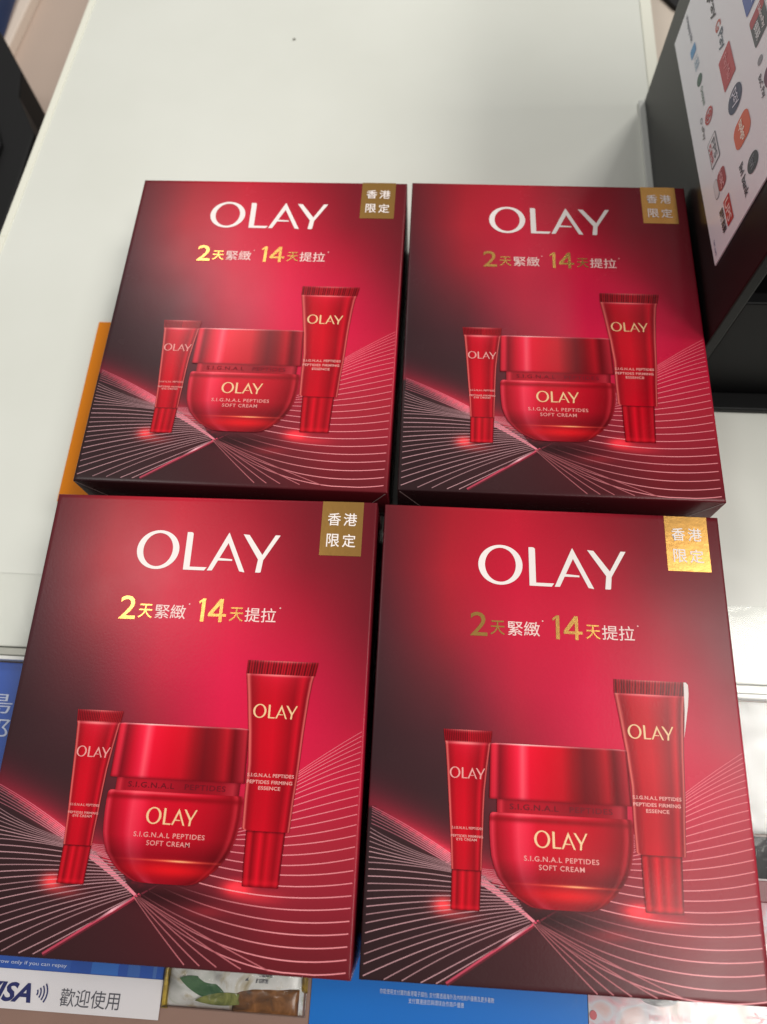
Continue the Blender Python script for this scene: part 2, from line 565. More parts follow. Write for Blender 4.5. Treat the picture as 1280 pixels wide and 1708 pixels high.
def tube_col(crimp):
    def fn(s, w, U, V):
        c = ramp(s, TUBE) * 0.93
        c = c * (1.04 - 0.10 * np.sin(w * 9)[..., None] * 0.3)
        # bright shoulder below the crimp
        d = (crimp - V)
        c = mixc(c, (236, 60, 84), np.exp(-np.clip(d, 0, 1) / 0.035) * (d > 0) * 0.45 * np.exp(-((s - .5) / .35) ** 2))
        c = mixc(c, (250, 170, 166), np.exp(-(d / 0.0035) ** 2) * 0.75 * np.exp(-((s - .45) / .4) ** 2))
        cr_ = d < -0.001
        ridge = 0.80 + 0.20 * np.sign(np.sin(s * pi * 2 * 26))
        cc = ramp(s, [(0, (150, 20, 36)), (.5, (178, 26, 44)), (1, (140, 18, 32))]) * ridge[..., None]
        c = np.where(cr_[..., None], cc, c)
        c = mixc(c, (245, 170, 160), np.clip((w - 0.985) / 0.015, 0, 1) * 0.6 * np.exp(-((s - .5) / .4) ** 2))
        return c
    return fn


CAP = [(0, (90, 12, 22)), (.05, (170, 26, 40)), (.12, (190, 30, 46)), (.2, (130, 16, 28)), (.38, (206, 28, 48)), (.5, (150, 18, 32)), (.62, (190, 26, 44)), (.8, (140, 18, 32)), (.93, (178, 30, 46)), (1, (80, 10, 20))]


def cap_col(s, w, U, V):
    c = ramp(s, CAP)
    c = mixc(c, (70, 10, 18), np.exp(-((w - 1) / 0.03) ** 2) * 0.8)
    c = mixc(c, (84, 10, 20), np.exp(-(w / 0.03) ** 2) * 0.6)
    return mixc(c, (220, 40, 56), np.exp(-((w - .08) / 0.05) ** 2) * 0.35)


LID = [(0, (120, 20, 34)), (.015, (206, 44, 64)), (.04, (212, 52, 72)), (.07, (128, 20, 36)), (.14, (196, 26, 52)), (.20, (230, 46, 74)), (.235, (250, 96, 112)), (.29, (222, 28, 58)), (.42, (206, 22, 48)), (.52, (196, 26, 46)), (.60, (150, 24, 36)), (.68, (118, 22, 32)), (.76, (132, 24, 34)), (.84, (176, 32, 46)), (.90, (112, 18, 28)), (.95, (150, 36, 48)), (.98, (176, 44, 58)), (1, (96, 16, 26))]


def lid_col(s, w, U, V):
    c = ramp(s, LID) * (0.93 + 0.09 * w[..., None])
    c = mixc(c, (255, 205, 200), np.clip((w - 0.962) / 0.03, 0, 1) * np.interp(s, [0, .12, .25, .45, .8, 1], [.3, .7, 1, .75, .3, .5]))
    return mixc(c, (110, 16, 28), np.exp(-(w / 0.03) ** 2) * 0.5)


def neck_col(s, w, U, V):
    c = ramp(s, [(0, (140, 28, 42)), (.03, (200, 56, 70)), (.06, (150, 26, 42)), (.2, (176, 32, 50)), (.4, (164, 28, 46)), (.6, (136, 24, 38)), (.85, (148, 28, 42)), (.95, (170, 50, 62)), (1, (110, 20, 32))])
    return mixc(c, (90, 14, 26), np.exp(-((w - 1) / 0.15) ** 2) * 0.5)


def jar_col(s, w, U, V):
    c = ramp(s, [(0, (168, 36, 54)), (.02, (214, 62, 80)), (.05, (160, 22, 40)), (.15, (206, 34, 60)), (.20, (236, 70, 92)), (.27, (228, 50, 76)), (.34, (204, 26, 52)), (.6, (196, 22, 46)), (.8, (172, 22, 42)), (.92, (140, 20, 34)), (.955, (190, 50, 62)), (.975, (120, 16, 28)), (1, (160, 44, 56))])
    c = c * np.interp(w, [0, .08, .3, .5, 1], [.70, .66, .70, .92, 1.0])[..., None]
    c = mixc(c, (120, 14, 26), np.exp(-((w - .93) / 0.03) ** 2) * 0.6)
    c = mixc(c, (240, 130, 130), np.exp(-((w - .985) / 0.015) ** 2) * 0.6 * np.exp(-((s - .3) / .35) ** 2))
    g = np.exp(-(((U - .52) / .11) ** 2 + ((V - .213) / .018) ** 2))
    c = mixc(c, (222, 32, 40), g * 0.85)
    g = np.exp(-(((U - .53) / .10) ** 2 + ((V - .2345) / .0022) ** 2))
    c = mixc(c, (244, 110, 84), g * 0.9)
    g = np.exp(-(((U - .54) / .035) ** 2 + ((V - .2345) / .0020) ** 2))
    c = mixc(c, (255, 196, 140), g * 0.9)
    return c


SMALL = [(.1665, .2222, .2945), (.2595, .2226, .2993), (.2600, .2218, .3000), (.30, .2200, .3008), (.345, .2178, .3028), (.40, .2135, .3046), (.45, .2098, .3073), (.51, .2052, .3140), (.569, .1998, .3222), (.5700, .1985, .3235), (.6035, .1945, .3272)]
LARGE = [(.3185, .7000, .8215), (.3235, .6945, .8223), (.40, .6925, .8270), (.453, .6925, .8317), (.483, .6925, .8335), (.566, .6840, .8379), (.604, .6787, .8408), (.66, .6710, .8455), (.704, .6640, .8510), (.7215, .6613, .8550), (.7225, .6610, .8570), (.7600, .6618, .8640)]
JAR = []
_ang = np.linspace(0, 1, 15)
for (v_, l_, r_) in ((.1800, .4500, .5650), (.1830, .4260, .5850), (.1890, .4120, .6000), (.1960, .3990, .6100), (.2070, .3790, .6225), (.2200, .3640, .6380), (.2475, .3405, .6607), (.2700, .3310, .6735), (.2950, .3240, .6820), (.3200, .3212, .6870), (.3475, .3196, .6905), (.3700, .3192, .6912), (.3900, .3196, .6910), (.3960, .3215, .6900), (.4000, .3260, .6870)):
    JAR.append((v_, l_, r_))

m_print = print_mat('laminated_print')
m_lines = print_mat('line_print', 0.25, 0.0, 0.2)
m_pict = print_mat('product_print', 0.22, 0.03, 0.22)
m_white = plain('white_ink', (246, 236, 232), 0.35)
m_pale = plain('pale_pink_ink', (250, 214, 208), 0.35)
m_cream = plain('cream_gold_ink', (242, 198, 148), 0.35)
m_pinkink = plain('small_pink_ink', (232, 158, 152), 0.4)
m_dkink = plain('dark_red_ink', (110, 10, 26), 0.4, spec=0.15)
m_gold, nt, b = new_mat('gold_foil')
b.inputs['Metallic'].default_value = 1
b.inputs['Base Color'].default_value = lin1((208, 158, 88))
b.inputs['Roughness'].default_value = 0.25
tc = nt.nodes.new('ShaderNodeTexCoord')
n = nt.nodes.new('ShaderNodeTexNoise')
n.inputs['Scale'].default_value = 260
n.inputs['Detail'].default_value = 3
nt.links.new(tc.outputs['Object'], n.inputs['Vector'])
bp = nt.nodes.new('ShaderNodeBump')
bp.inputs['Strength'].default_value = 0.12
bp.inputs['Distance'].default_value = 0.0004
nt.links.new(n.outputs['Fac'], bp.inputs['Height'])
nt.links.new(bp.outputs['Normal'], b.inputs['Normal'])


# ---- brand word, drawn letter by letter from measured outlines
def ring(cx, cy, rx, ry, ix, iy, icx, k=48):
    a = np.linspace(0, 2 * pi, k, endpoint=False)
    o_ = np.stack([cx + rx * np.cos(a), cy + ry * np.sin(a)], 1)
    i_ = np.stack([icx + ix * np.cos(a), cy + iy * np.sin(a)], 1)
    return np.concatenate([o_, i_]), [(j, (j + 1) % k, k + (j + 1) % k, k + j) for j in range(k)]


def poly(pts):
    return np.array(pts, float), [list(range(len(pts)))]


def quad(*p):
    return poly(p)


def brand():
    """the four letters in a unit frame: x 0..1 over the word, y 0..0.28"""
    P = []
    s = 1 / 0.432
    def T_(pts):
        return [((u - .2850) * s, (v - 1.0152) * s) for u, v in pts]
    P.append(ring(*T_([(.3500, 1.0760)])[0], .0648 * s, .0608 * s, .0452 * s, .0520 * s, T_([(.3500, 1.076)])[0][0]))
    P.append(poly(T_([(.4330, 1.1335), (.4345, 1.0165), (.4985, 1.0160), (.5055, 1.0260), (.4535, 1.0262), (.4520, 1.1290), (.4490, 1.1325), (.4440, 1.1338)])))
    P.append(poly(T_([(.5070, 1.0163), (.5222, 1.0170), (.5640, 1.1060), (.5625, 1.1355), (.5600, 1.1340)])))
    P.append(poly(T_([(.5620, 1.1352), (.5590, 1.1105), (.6046, 1.0170), (.6205, 1.0144), (.6190, 1.0180)])))
    P.append(poly(T_([(.5372, 1.0560), (.5330, 1.0480), (.5800, 1.0480), (.5792, 1.0530)])))
    P.append(poly(T_([(.6051, 1.1321), (.6237, 1.1304), (.6680, 1.0700), (.6728, 1.0526), (.6573, 1.0545)])))
    P.append(poly(T_([(.7028, 1.1318), (.7176, 1.1315), (.6728, 1.0530), (.6640, 1.0610)])))
    P.append(poly(T_([(.6573, 1.0560), (.6728, 1.0540), (.6690, 1.0165), (.6650, 1.0150), (.6526, 1.0152)])))
    v, f = join2(P)
    return v, f, np.concatenate([np.full(len(a), 0.000003 * i) for i, (a, _) in enumerate(P)])


BR_V, BR_F, BR_Z = brand()


def brand_at(x0, y0, x1, slant=0.0, hs=1.0):
    k = x1 - x0
    v = BR_V * k
    v[:, 1] *= hs
    return np.stack([x0 + v[:, 0] + slant * v[:, 1], y0 + v[:, 1]], 1), BR_F


def ink(name, vf, z):
    v, f = vf
    zz = np.full(len(v), float(z))
    for q in range(len(v) // len(BR_V)):
        if len(f) == len(BR_F) and len(v) == len(BR_V):
            zz += BR_Z
    return mesh_from(name, L(v[:, 0], v[:, 1], zz), f)


def flat_rect(name, u0, v0, u1, v1, z):
    return mesh_from(name, L(np.array([u0, u1, u1, u0]), np.array([v0, v0, v1, v1]), z), [(0, 1, 2, 3)])


me_carton = carton_mesh()
me_lines = lines_mesh()
Z1, Z2, Z3 = 0.00030, 0.00042, 0.00056
parts = {}
A = {}
A['brand'] = ink('brand_lettering', brand_at(.2850, 1.0152, .7176), 0.00020)
def one(x0, x1, y0, y1, st):
    """figure 1: slim stem with a short flag"""
    return poly([(x1 - st, y0), (x1, y0), (x1, y1), (x1 - st * .75, y1), (x0, y1 - (y1 - y0) * .14), (x0 + st * .2, y1 - (y1 - y0) * .24), (x1 - st, y1 - (y1 - y0) * .13)])


def four(x0, x1, y0, y1, st):
    """figure 4: open triangle, crossbar and stem as one outline with a hole"""
    xs, yb = x1 - .0115, y0 + (y1 - y0) * .24
    o_ = [(x0, yb), (xs - st, yb), (xs - st, y0), (xs, y0), (xs, yb), (x1, yb), (x1, yb + st * .85), (xs, yb + st * .85), (xs, y1), (xs - st * 1.1, y1), (x0, yb + st * .85)]
    i_ = [(x0 + st * 1.35, yb + st * .85), (xs - st, yb + st * .85), (xs - st, y1 - st * 2.0)]
    v = np.array(o_ + i_)
    # triangle strip around the hole
    f = [(0, 1, 12, 11), (0, 11, 10), (10, 11, 13, 9), (13, 12, 7, 8), (13, 8, 9), (1, 2, 3, 4), (1, 4, 7, 12), (4, 5, 6, 7)]
    return v, f


A['fig'] = [ink('slogan_figures', join2([text_fit('2', (.2635, .863, .3125, .932), .004), text_fit('天', (.321, .868, .3625, .909), .006)]), 0.00020),
            ink('slogan_figures', join2([one(.4975, .5175, .8635, .932, .0105), four(.529, .582, .8635, .932, .0095), text_fit('天', (.592, .868, .6325, .909), .006)]), 0.00020)]
A['slog'] = [ink('slogan_lettering', join2([text_fit('緊緻', (.3705, .868, .4615, .910), .004), ring(.470, .9135, .0022, .0022, .0008, .0008, .470, 10)]), 0.00020),
             ink('slogan_lettering', join2([text_fit('提拉', (.637, .868, .7285, .910), .004), ring(.739, .9115, .0022, .0022, .0008, .0008, .739, 10)]), 0.00020)]
A['badge'] = flat_rect('badge', .8385, 1.0800, .9635, 1.2500, 0.00018)
A['badget'] = ink('badge_lettering', join2([text_fit('香', (.8570, 1.1735, .8965, 1.2135), .008), text_fit('港', (.9050, 1.1735, .9455, 1.2135), .008),
                                            text_fit('限', (.8575, 1.1065, .8965, 1.1475), .008), text_fit('定', (.9050, 1.1065, .9450, 1.1475), .008)]), 0.00034)
A['large'] = picture('large_tube_picture', LARGE, tube_col(.7215), Z1, 90)
A['largecap'] = picture('large_tube_cap', [(.1864, .7125, .8040), (.1880, .7100, .8050), (.24, .7078, .8075), (.3195, .7065, .8113)], cap_col, 0.00024, 48, 40)
A['larget'] = ink('lettering', brand_at(.692, .6035, .815, 0, 1.08), Z2)
A['larget2'] = ink('small_lettering', join2([text_fit('S.I.G.N.A.L PEPTIDES', (.6945, .4515, .821, .4605), .02, 0, 1.05), text_fit('PEPTIDES FIRMING', (.6950, .4345, .818, .4435), .02, 0, 1.05), text_fit('ESSENCE', (.7275, .4195, .787, .4285), .02, 0, 1.05)]), Z2)
A['small'] = picture('small_tube_picture', SMALL, tube_col(.5695), Z1, 80)
A['smallcap'] = picture('small_tube_cap', [(.1665, .2235, .2935), (.1690, .2222, .2951), (.2590, .2226, .2993)], cap_col, 0.00036, 40, 40)
A['smallt'] = ink('lettering', brand_at(.213, .479, .307, 0, 1.07), Z2)
A['smallt2'] = ink('small_lettering', join2([text_fit('S.I.G.N.A.L PEPTIDES', (.2210, .3545, .3020, .3605), .012, 0, 1.05), text_fit('PEPTIDES FIRMING', (.2195, .3350, .3025, .3410), .012, 0, 1.05), text_fit('EYE CREAM', (.2340, .3270, .2865, .3330), .012, 0, 1.05)]), Z2)
ZJ = 0.00050
A['jar'] = picture('jar_picture', JAR, jar_col, ZJ, 96, 110)
A['neck'] = picture('jar_neck', [(.4000, .3385, .6775), (.4350, .3388, .6790)], neck_col, ZJ - 0.00004, 60, 12)
A['lid'] = picture('jar_lid', [(.4325, .3200, .6905), (.4345, .3185, .6909), (.5680, .3212, .6862), (.5720, .3225, .6840), (.5735, .3330, .6650)], lid_col, ZJ + 0.00003, 110, 60)
A['jart'] = ink('lettering', brand_at(.4345, .3205, .5715, 0, 1.08), ZJ + 0.0001)
A['jart2'] = ink('small_lettering', join2([text_fit('S.I.G.N.A.L PEPTIDES', (.4075, .2885, .5990, .3005), .006, 0, 1.12), text_fit('SOFT CREAM', (.4455, .2690, .5615, .2810), .004, 0, 1.12)]), ZJ + 0.0001)
A['neckt'] = ink('neck_lettering', text_fit('S.I.G.N.A.L   PEPTIDES', (.372, .4090, .640, .4230), .012, 0, 1.12), ZJ + 0.00004)


# flap edges on the near end of the carton (bare board showing at the cut)
def flap_mesh():
    v, f, n_ = [], [], 0
    y = -H / 2 - 0.0003
    path = [(-W / 2 + .0012, T - .0012), (-W / 2 + .0145, T - .024), (W / 2 - .0145, T - .024), (W / 2 - .0012, T - .0012)]
    for (a, c) in zip(path[:-1], path[1:]):
        d = Vector((c[0] - a[0], c[1] - a[1])).normalized()
        nn = Vector((-d.y, d.x)) * 0.00022
        v += [(a[0] + nn.x, y, a[1] + nn.y), (a[0] - nn.x, y, a[1] - nn.y), (c[0] - nn.x, y, c[1] - nn.y), (c[0] + nn.x, y, c[1] + nn.y)]
        f.append((n_, n_ + 1, n_ + 2, n_ + 3))
        n_ += 4
    return mesh_from('flap_edge', v, f)


A['flap'] = flap_mesh()
m_board = plain('bare_board', (196, 176, 172), 0.7)


def make_box(label, pose, dz=0.0, reg=(0, 0)):
    cx, cy, yaw, tx, ty, tz = pose
    rot = Euler((tx, ty, yaw), 'XYZ')
    top = Vector((cx, cy, 0.0693 + tz + dz))
    base = top + rot.to_matrix() @ Vector((0, 0, -T))
    r = thing('gift_box', label, 'gift box', base, rot, 'red gift boxes laid out two by two')
    before = set(bpy.data.objects)
    c = ob('carton', me_carton, m_print, r)
    ob('flap_edge', A['flap'], m_board, c)
    ob('line_pattern', me_lines, m_lines, c)
    ob('brand_lettering', A['brand'], m_white, r)
    for q in A['fig']:
        ob('slogan_figures', q, m_gold, r)
    for q in A['slog']:
        ob('slogan_lettering', q, m_pale, r)
    g = ob('badge', A['badge'], m_gold, r)
    ob('badge_lettering', A['badget'], m_white, g)
    t_ = ob('large_tube_picture', A['large'], m_pict, r)
    ob('cap', A['largecap'], m_pict, t_)
    ob('lettering', A['larget'], m_cream, t_)
    ob('small_lettering', A['larget2'], m_pinkink, t_)
    t_ = ob('small_tube_picture', A['small'], m_pict, r)
    ob('cap', A['smallcap'], m_pict, t_)
    ob('lettering', A['smallt'], m_pinkink, t_)
    ob('small_lettering', A['smallt2'], m_pinkink, t_)
    t_ = ob('jar_picture', A['jar'], m_pict, r)
    ob('neck', A['neck'], m_pict, t_)
    ob('neck_lettering', A['neckt'], m_dkink, t_)
    ob('lid', A['lid'], m_pict, t_)
    ob('lettering', A['jart'], m_cream, t_)
    ob('small_lettering', A['jart2'], m_pinkink, t_)
    # print register: the artwork sits a little differently on each carton
    for q in set(bpy.data.objects) - before:
        if q.name.startswith('line_pattern'):
            q.location = (0, reg[1] * W, 0)
        elif q.parent is r and q is not c:
            q.location = (reg[0] * W, reg[1] * W * (0.15 if q.name.startswith('badge') else 1), 0)
    return r


make_box('red gift box at the back left, lying on the orange sheet', (-0.0988, 0.1235, -0.00493, -0.0091, -0.00657, -0.00042), 0, (-.005, .012))
make_box('red gift box at the back right, beside the black payment stand', (0.09579, 0.12576, 0.00493, -0.01367, 0.01092, -0.00158), 0, (0, .006))
make_box('red gift box at the front left, above the blue card flyer', (-0.1038, -0.12371, 0.00477, 0.02625, -0.01857, 0.0015), 0, (-.004, .006))
fr_box = make_box('red gift box at the front right, above the plain blue flyer', (0.09006, -0.12228, 0.00328, 0.0156, 0.01144, 0.0005), -0.0008)

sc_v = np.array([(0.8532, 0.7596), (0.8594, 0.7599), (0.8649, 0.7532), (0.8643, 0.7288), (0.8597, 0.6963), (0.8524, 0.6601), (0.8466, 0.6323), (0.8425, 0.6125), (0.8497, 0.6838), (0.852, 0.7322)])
ob('sliver', mesh_from('sliver', L(sc_v[:, 0], sc_v[:, 1], 0.00045), [list(range(len(sc_v)))]), plain('sliver_white', (240, 226, 222), .5), fr_box, label='thin white crescent along the printed tube edge')  # flat white crescent laid over the large tube's right edge

# ------------------------------------------------------------------ orange sheet
o = ob('orange_sheet', bevel_box(-0.2385, -0.03, 0.0165, 0.166, 0.0001, 0.0021, 0.0004), plain('orange_card', (226, 130, 0), 0.5, spec=0.2, noise=0.05, scale=30))
tag(o, 'thin bright orange card sheet sticking out under the back left gift box', 'sheet')

# ------------------------------------------------------------------ payment stand
XK, YN, YF, ZT = 0.1925, 0.117, 0.404, 0.34
k = thing('payment_stand', 'black payment stand with a white sheet of payment logos', 'stand', (0, 0, 0))
# body: side slabs, lower front panel and opening above it
ob('base_plate', bevel_box(XK - 0.0045, 0.46, YN + 0.002, YF + 0.0012, 0.0003, 0.0035, 0.0006), plain('base_plate_pale', (206, 208, 204), 0.2), k)
ob('side_panel', bevel_box(XK, XK + 0.0075, YN, YF, 0.0037, ZT, 0.0012), m_kiosk, k)
ob('back_panel', bevel_box(XK + 0.0077, 0.46, YF - 0.012, YF, 0.0037, ZT, 0.001), m_kiosk, k)
ob('front_panel', bevel_box(XK + 0.0077, 0.46, YN + 0.0015, YN + 0.010, 0.0037, 0.104, 0.0012), m_kiosk2, k)
ob('foot', bevel_box(XK + 0.004, 0.46, 0.1045, YN + 0.0013, 0.0003, 0.006, 0.0012), m_kiosk2, k)
ob('inner_box', bevel_box(XK + 0.0125, 0.46, YN + 0.03, YF - 0.0125, 0.0037, ZT - 0.002, 0.001), m_recess, k)
ob('top_panel', bevel_box(XK + 0.0077, 0.46, YN, YF - 0.0125, ZT - 0.008, ZT, 0.001), m_kiosk, k)

sx = XK - 0.0010
m_sign = plain('sign_white', (240, 239, 246), 0.35)
TILT = 0.0752


def sgn(a, z, d):
    """sign coordinates: a = metres from the far edge toward the camera, z height without tilt"""
    a = np.asarray(a, float)
    z = np.asarray(z, float)
    return np.stack([np.zeros_like(a) + sx - d, 0.375 - a, z + TILT * a], -1)


def yz(y, z):
    return (0.375 - y, z - TILT * (0.375 - y))


ws, hs, z0s = 0.219, 0.175, 0.0750
sp_v = np.concatenate([sgn([0, ws, ws, 0], [z0s, z0s, z0s + hs, z0s + hs], 0), sgn([0, ws, ws, 0], [z0s, z0s, z0s + hs, z0s + hs], -0.0008)])
sign = ob('sign_panel', mesh_from('sign_panel', sp_v, [(0, 1, 2, 3), (7, 6, 5, 4), (0, 4, 5, 1), (1, 5, 6, 2), (2, 6, 7, 3), (3, 7, 4, 0)]), m_sign, k)


def s_obj(name, vf, col, d=0.0003, rough=0.4):
    v, f = vf
    return ob(name, mesh_from(name, sgn(v[:, 0], v[:, 1], d), f), plain('ink_%d_%d_%d' % col, col, rough), sign)


def rrect(cx, cy, w, h, r, k_=6):
    pts = []
    for (qx, qy, a0) in ((1, 1, 0), (-1, 1, 90), (-1, -1, 180), (1, -1, 270)):
        for i in range(k_ + 1):
            a = radians(a0 + 90 * i / k_)
            pts.append((cx + qx * (w / 2 - r) + r * cos(a), cy + qy * (h / 2 - r) + r * sin(a)))
    return poly(pts)


def stext(name, s, y0, y1, zmid, h, col, bold=0.02, d=0.0003):
    a0, a1 = 0.375 - y0, 0.375 - y1
    zm = zmid - TILT * (a0 + a1) / 2
    return s_obj(name, text_fit(s, (a0, zm - h / 2, a1, zm + h / 2), bold), col, d)


def logo(name, y, zm, w, h, r, col, d=0.00025):
    a = 0.375 - y
    return s_obj(name, rrect(a, zm - TILT * a, w, h, r), col, d)


# bottom row
stext('payment_lettering', 'vivapay.hk', .370, .340, .1005, .0045, (110, 112, 130))
logo('payment_logo', .331, .1018, .0085, .0085, .0012, (80, 150, 205))
stext('payment_lettering', '八達通', .3235, .3110, .1045, .0070, (110, 150, 175), .0)
logo('payment_logo', .2992, .1050, .0090, .0080, .0040, (60, 96, 84))
stext('payment_lettering', 'Octopus', .2910, .2745, .1062, .0050, (120, 140, 130))
s_obj('payment_logo', ring(.375 - .260, .1105 - TILT * .115, .0058, .0058, .0044, .0044, .115), (196, 60, 66))
stext('payment_lettering', '8', .2628, .2572, .1105, .0080, (196, 60, 66), .03)
stext('payment_lettering', 'O ePay', .2700, .2500, .1000, .0042, (120, 116, 120))
s_obj('payment_logo', rrect(.375 - .2305, .1102 - TILT * .1445, .0228, .0128, .0015), (110, 110, 118), .00022)
s_obj('payment_logo', rrect(.375 - .2305, .1102 - TILT * .1445, .0212, .0112, .001), (224, 222, 228), .00032)
stext('payment_lettering', 'FPS', .2385, .2225, .1122, .0045, (100, 100, 110), .02, .00045)
stext('payment_lettering', '轉數快', .2385, .2225, .1070, .0042, (190, 70, 80), .02, .00045)
logo('payment_logo', .2022, .1150, .0148, .0108, .0040, (168, 44, 60))
stext('payment_lettering', 'HSBC', .2085, .1955, .1150, .0042, (236, 170, 176), .02, .00045)
logo('payment_logo', .2018, .1068, .0150, .0060, .0028, (150, 150, 156), .0002)
logo('payment_logo', .2018, .1068, .0140, .0050, .0024, (222, 220, 226), .0003)
logo('payment_logo', .1755, .1176, .0202, .0082, .0008, (196, 44, 56))
stext('payment_lettering', 'UPS', .1835, .1675, .1176, .0055, (245, 205, 205), .02, .00045)
stext('payment_lettering', '銀聯商務', .1840, .1655, .1095, .0055, (48, 46, 52), .02)
stext('payment_lettering', 'T&C apply', .1729, .1605, .0950, .0022, (140, 138, 170))
# middle row
logo('payment_logo', .3405, .1320, .0052, .0062, .0026, (50, 50, 56))
stext('payment_lettering', 'Pay', .3370, .3160, .1345, .0085, (60, 58, 66), .015)
stext('payment_lettering', 'G', .3090, .3020, .1378, .0075, (200, 84, 70), .02)
stext('payment_lettering', 'Pay', .2985, .2830, .1388, .0085, (84, 100, 116), .01)
logo('payment_logo', .2652, .1404, .0275, .0160, .0012, (190, 58, 72))
stext('payment_lettering', 'PayMe', .2755, .2550, .1404, .0062, (236, 150, 156), .0, .00045)
logo('payment_logo', .2345, .1434, .0165, .0180, .0080, (62, 68, 100))
stext('payment_lettering', 'pay', .2405, .2285, .1434, .0080, (230, 230, 245), .0, .00045)
logo('payment_logo', .2075, .1455, .0185, .0195, .0060, (222, 96, 62))
stext('payment_lettering', 'tap&go', .2150, .2000, .1455, .0062, (255, 236, 220), .03, .00045)
logo('payment_logo', .1772, .1508, .0118, .0128, .0058, (52, 60, 70))
stext('payment_lettering', 'livi', .1805, .1740, .1510, .0060, (140, 150, 160), .0, .00045)
stext('payment_lettering', 'livi bank', .1886, .1641, .1394, .0050, (64, 64, 78), .02)
# upper row
logo('payment_logo', .2760, .1760, .0180, .0160, .0016, (78, 98, 172))
stext('payment_lettering', '支付寶', .2825, .2690, .1780, .0050, (210, 216, 240), .02, .00045)
logo('payment_logo', .2490, .1790, .0225, .0165, .0018, (76, 80, 88))
logo('payment_logo', .2565, .1786, .0070, .0160, .0018, (176, 56, 74), .00032)
stext('payment_lettering', 'UnionPay', .2585, .2400, .1822, .0038, (236, 226, 230), .02, .00045)
stext('payment_lettering', '银联', .2520, .2400, .1765, .0055, (226, 226, 230), .02, .00045)
logo('payment_logo', .2262, .1738, .0050, .0056, .0024, (140, 140, 150))
stext('payment_lettering', 'BoC Pay', .2179, .2012, .1710, .0044, (72, 62, 80), .02)
logo('payment_logo', .2080, .1795, .0130, .0110, .0050, (104, 50, 84))

# ------------------------------------------------------------------ things under the front edge
ZP = -0.0075
m_blue = plain('flyer_blue', (38, 84, 172), 0.35, noise=0.10, scale=18)
fl = thing('card_flyer', 'blue flyer with a white card payment band, under the front left gift box', 'flyer', (0, 0, 0))


def flat(name, poly_pts, z, mat, parent=None, th=0.0003):
    return ob(name, prism(poly_pts, z - th, z), mat, parent)


def rect(x0, y0, x1, y1):
    return [(x0, y0), (x1, y0), (x1, y1), (x0, y1)]


flat('sheet', rect(-0.36, -0.2840, -0.1185, -0.0945), ZP + 0.0003, plain('flyer_blue_top', (52, 92, 180), 0.4, noise=0.06, scale=12), fl)
flat('white_band', rect(-0.36, -0.2839, -0.1180, -0.2648), ZP + 0.0008, plain('flyer_white', (232, 228, 230), 0.35), fl)
flat('blue_band', rect(-0.36, -0.2645, -0.1186, -0.2400), ZP + 0.0008, m_blue, fl)
for (x0, x1, c) in ((-.196, -.172, (46, 92, 178)), (-.160, -.1445, (52, 112, 196)), (-.139, -.132, (58, 104, 180)), (-.1245, -.1225, (70, 110, 180))):
    flat('blue_block', rect(x0, -0.2644, x1, -0.2401), ZP + 0.0010, plain('block_%d' % c[1], c, 0.4), fl)


def floor_text(name, s, box, z, mat, parent, bold=0.0, shear=0.0, rot=0.0):
    v, f = text_fit(s, box, bold, shear)
    if rot:
        c0 = np.array([(box[0] + box[2]) / 2, (box[1] + box[3]) / 2])
        R_ = np.array([[cos(rot), -sin(rot)], [sin(rot), cos(rot)]])
        v = (v - c0) @ R_.T + c0
    return ob(name, mesh_from(name, np.concatenate([v, np.full((len(v), 1), z)], 1), f), mat, parent)


m_navy = plain('navy_ink', (26, 34, 98), 0.4)
m_grey = plain('grey_ink', (84, 84, 92), 0.4)
m_fw = plain('flyer_white_ink', (210, 218, 236), 0.4)
floor_text('card_lettering', 'VISA', (-.2190, -.2805, -.1912, -.2710), ZP + 0.0011, m_navy, fl, .03, .30)
floor_text('flyer_lettering', '歡迎使用', (-.1748, -.2808, -.1410, -.2722), ZP + 0.0011, m_grey, fl, 0.0)
for i_, r_ in enumerate((.0022, .0040, .0058, .0076)):
    a = np.linspace(-0.62, 0.62, 14)
    c0 = (-.1902, -.2752)
    o_ = np.stack([c0[0] + (r_ + .0004) * np.cos(a), c0[1] + (r_ + .0004) * np.sin(a)], 1)
    q_ = np.stack([c0[0] + (r_ - .0004) * np.cos(a), c0[1] + (r_ - .0004) * np.sin(a)], 1)
    v = np.concatenate([o_, q_])
    ob('contactless_wave', mesh_from('wave', np.concatenate([v, np.full((28, 1), ZP + 0.0011)], 1), [(j, j + 1, 14 + j + 1, 14 + j) for j in range(13)]), m_navy, fl)
floor_text('flyer_lettering', 'Borrow only if you can repay', (-.2200, -.2628, -.1742, -.2604), ZP + 0.0012, m_fw, fl, .0)
floor_text('flyer_lettering', '島', (-.262, -.1265, -.2412, -.1135), ZP + 0.0006, m_fw, fl, -.004)
floor_text('flyer_lettering', '都', (-.261, -.1425, -.2400, -.1295), ZP + 0.0006, m_fw, fl, -.004)

al = thing('blue_flyer', 'plain sky blue flyer with two lines of tiny white writing', 'flyer', (0, 0, 0))
flat('sheet', rect(-0.0345, -0.330, 0.1172, -0.235), ZP + 0.0004, plain('flyer_sky', (0, 116, 206), 0.4, spec=0.3, noise=0.05, scale=20), al)
floor_text('flyer_lettering', '你能使用支付寶的香港電子錢包; 支付寶透過海外及內地商戶優惠及更多著數', (.0035, -.2638, .0665, -.2612), ZP + 0.0007, m_fw, al, .0, 0, -.01)
floor_text('flyer_lettering', '支付寶連接您與環球合作商戶優惠', (.0195, -.2672, .0500, -.2647), ZP + 0.0007, m_fw, al, .0, 0, -.01)


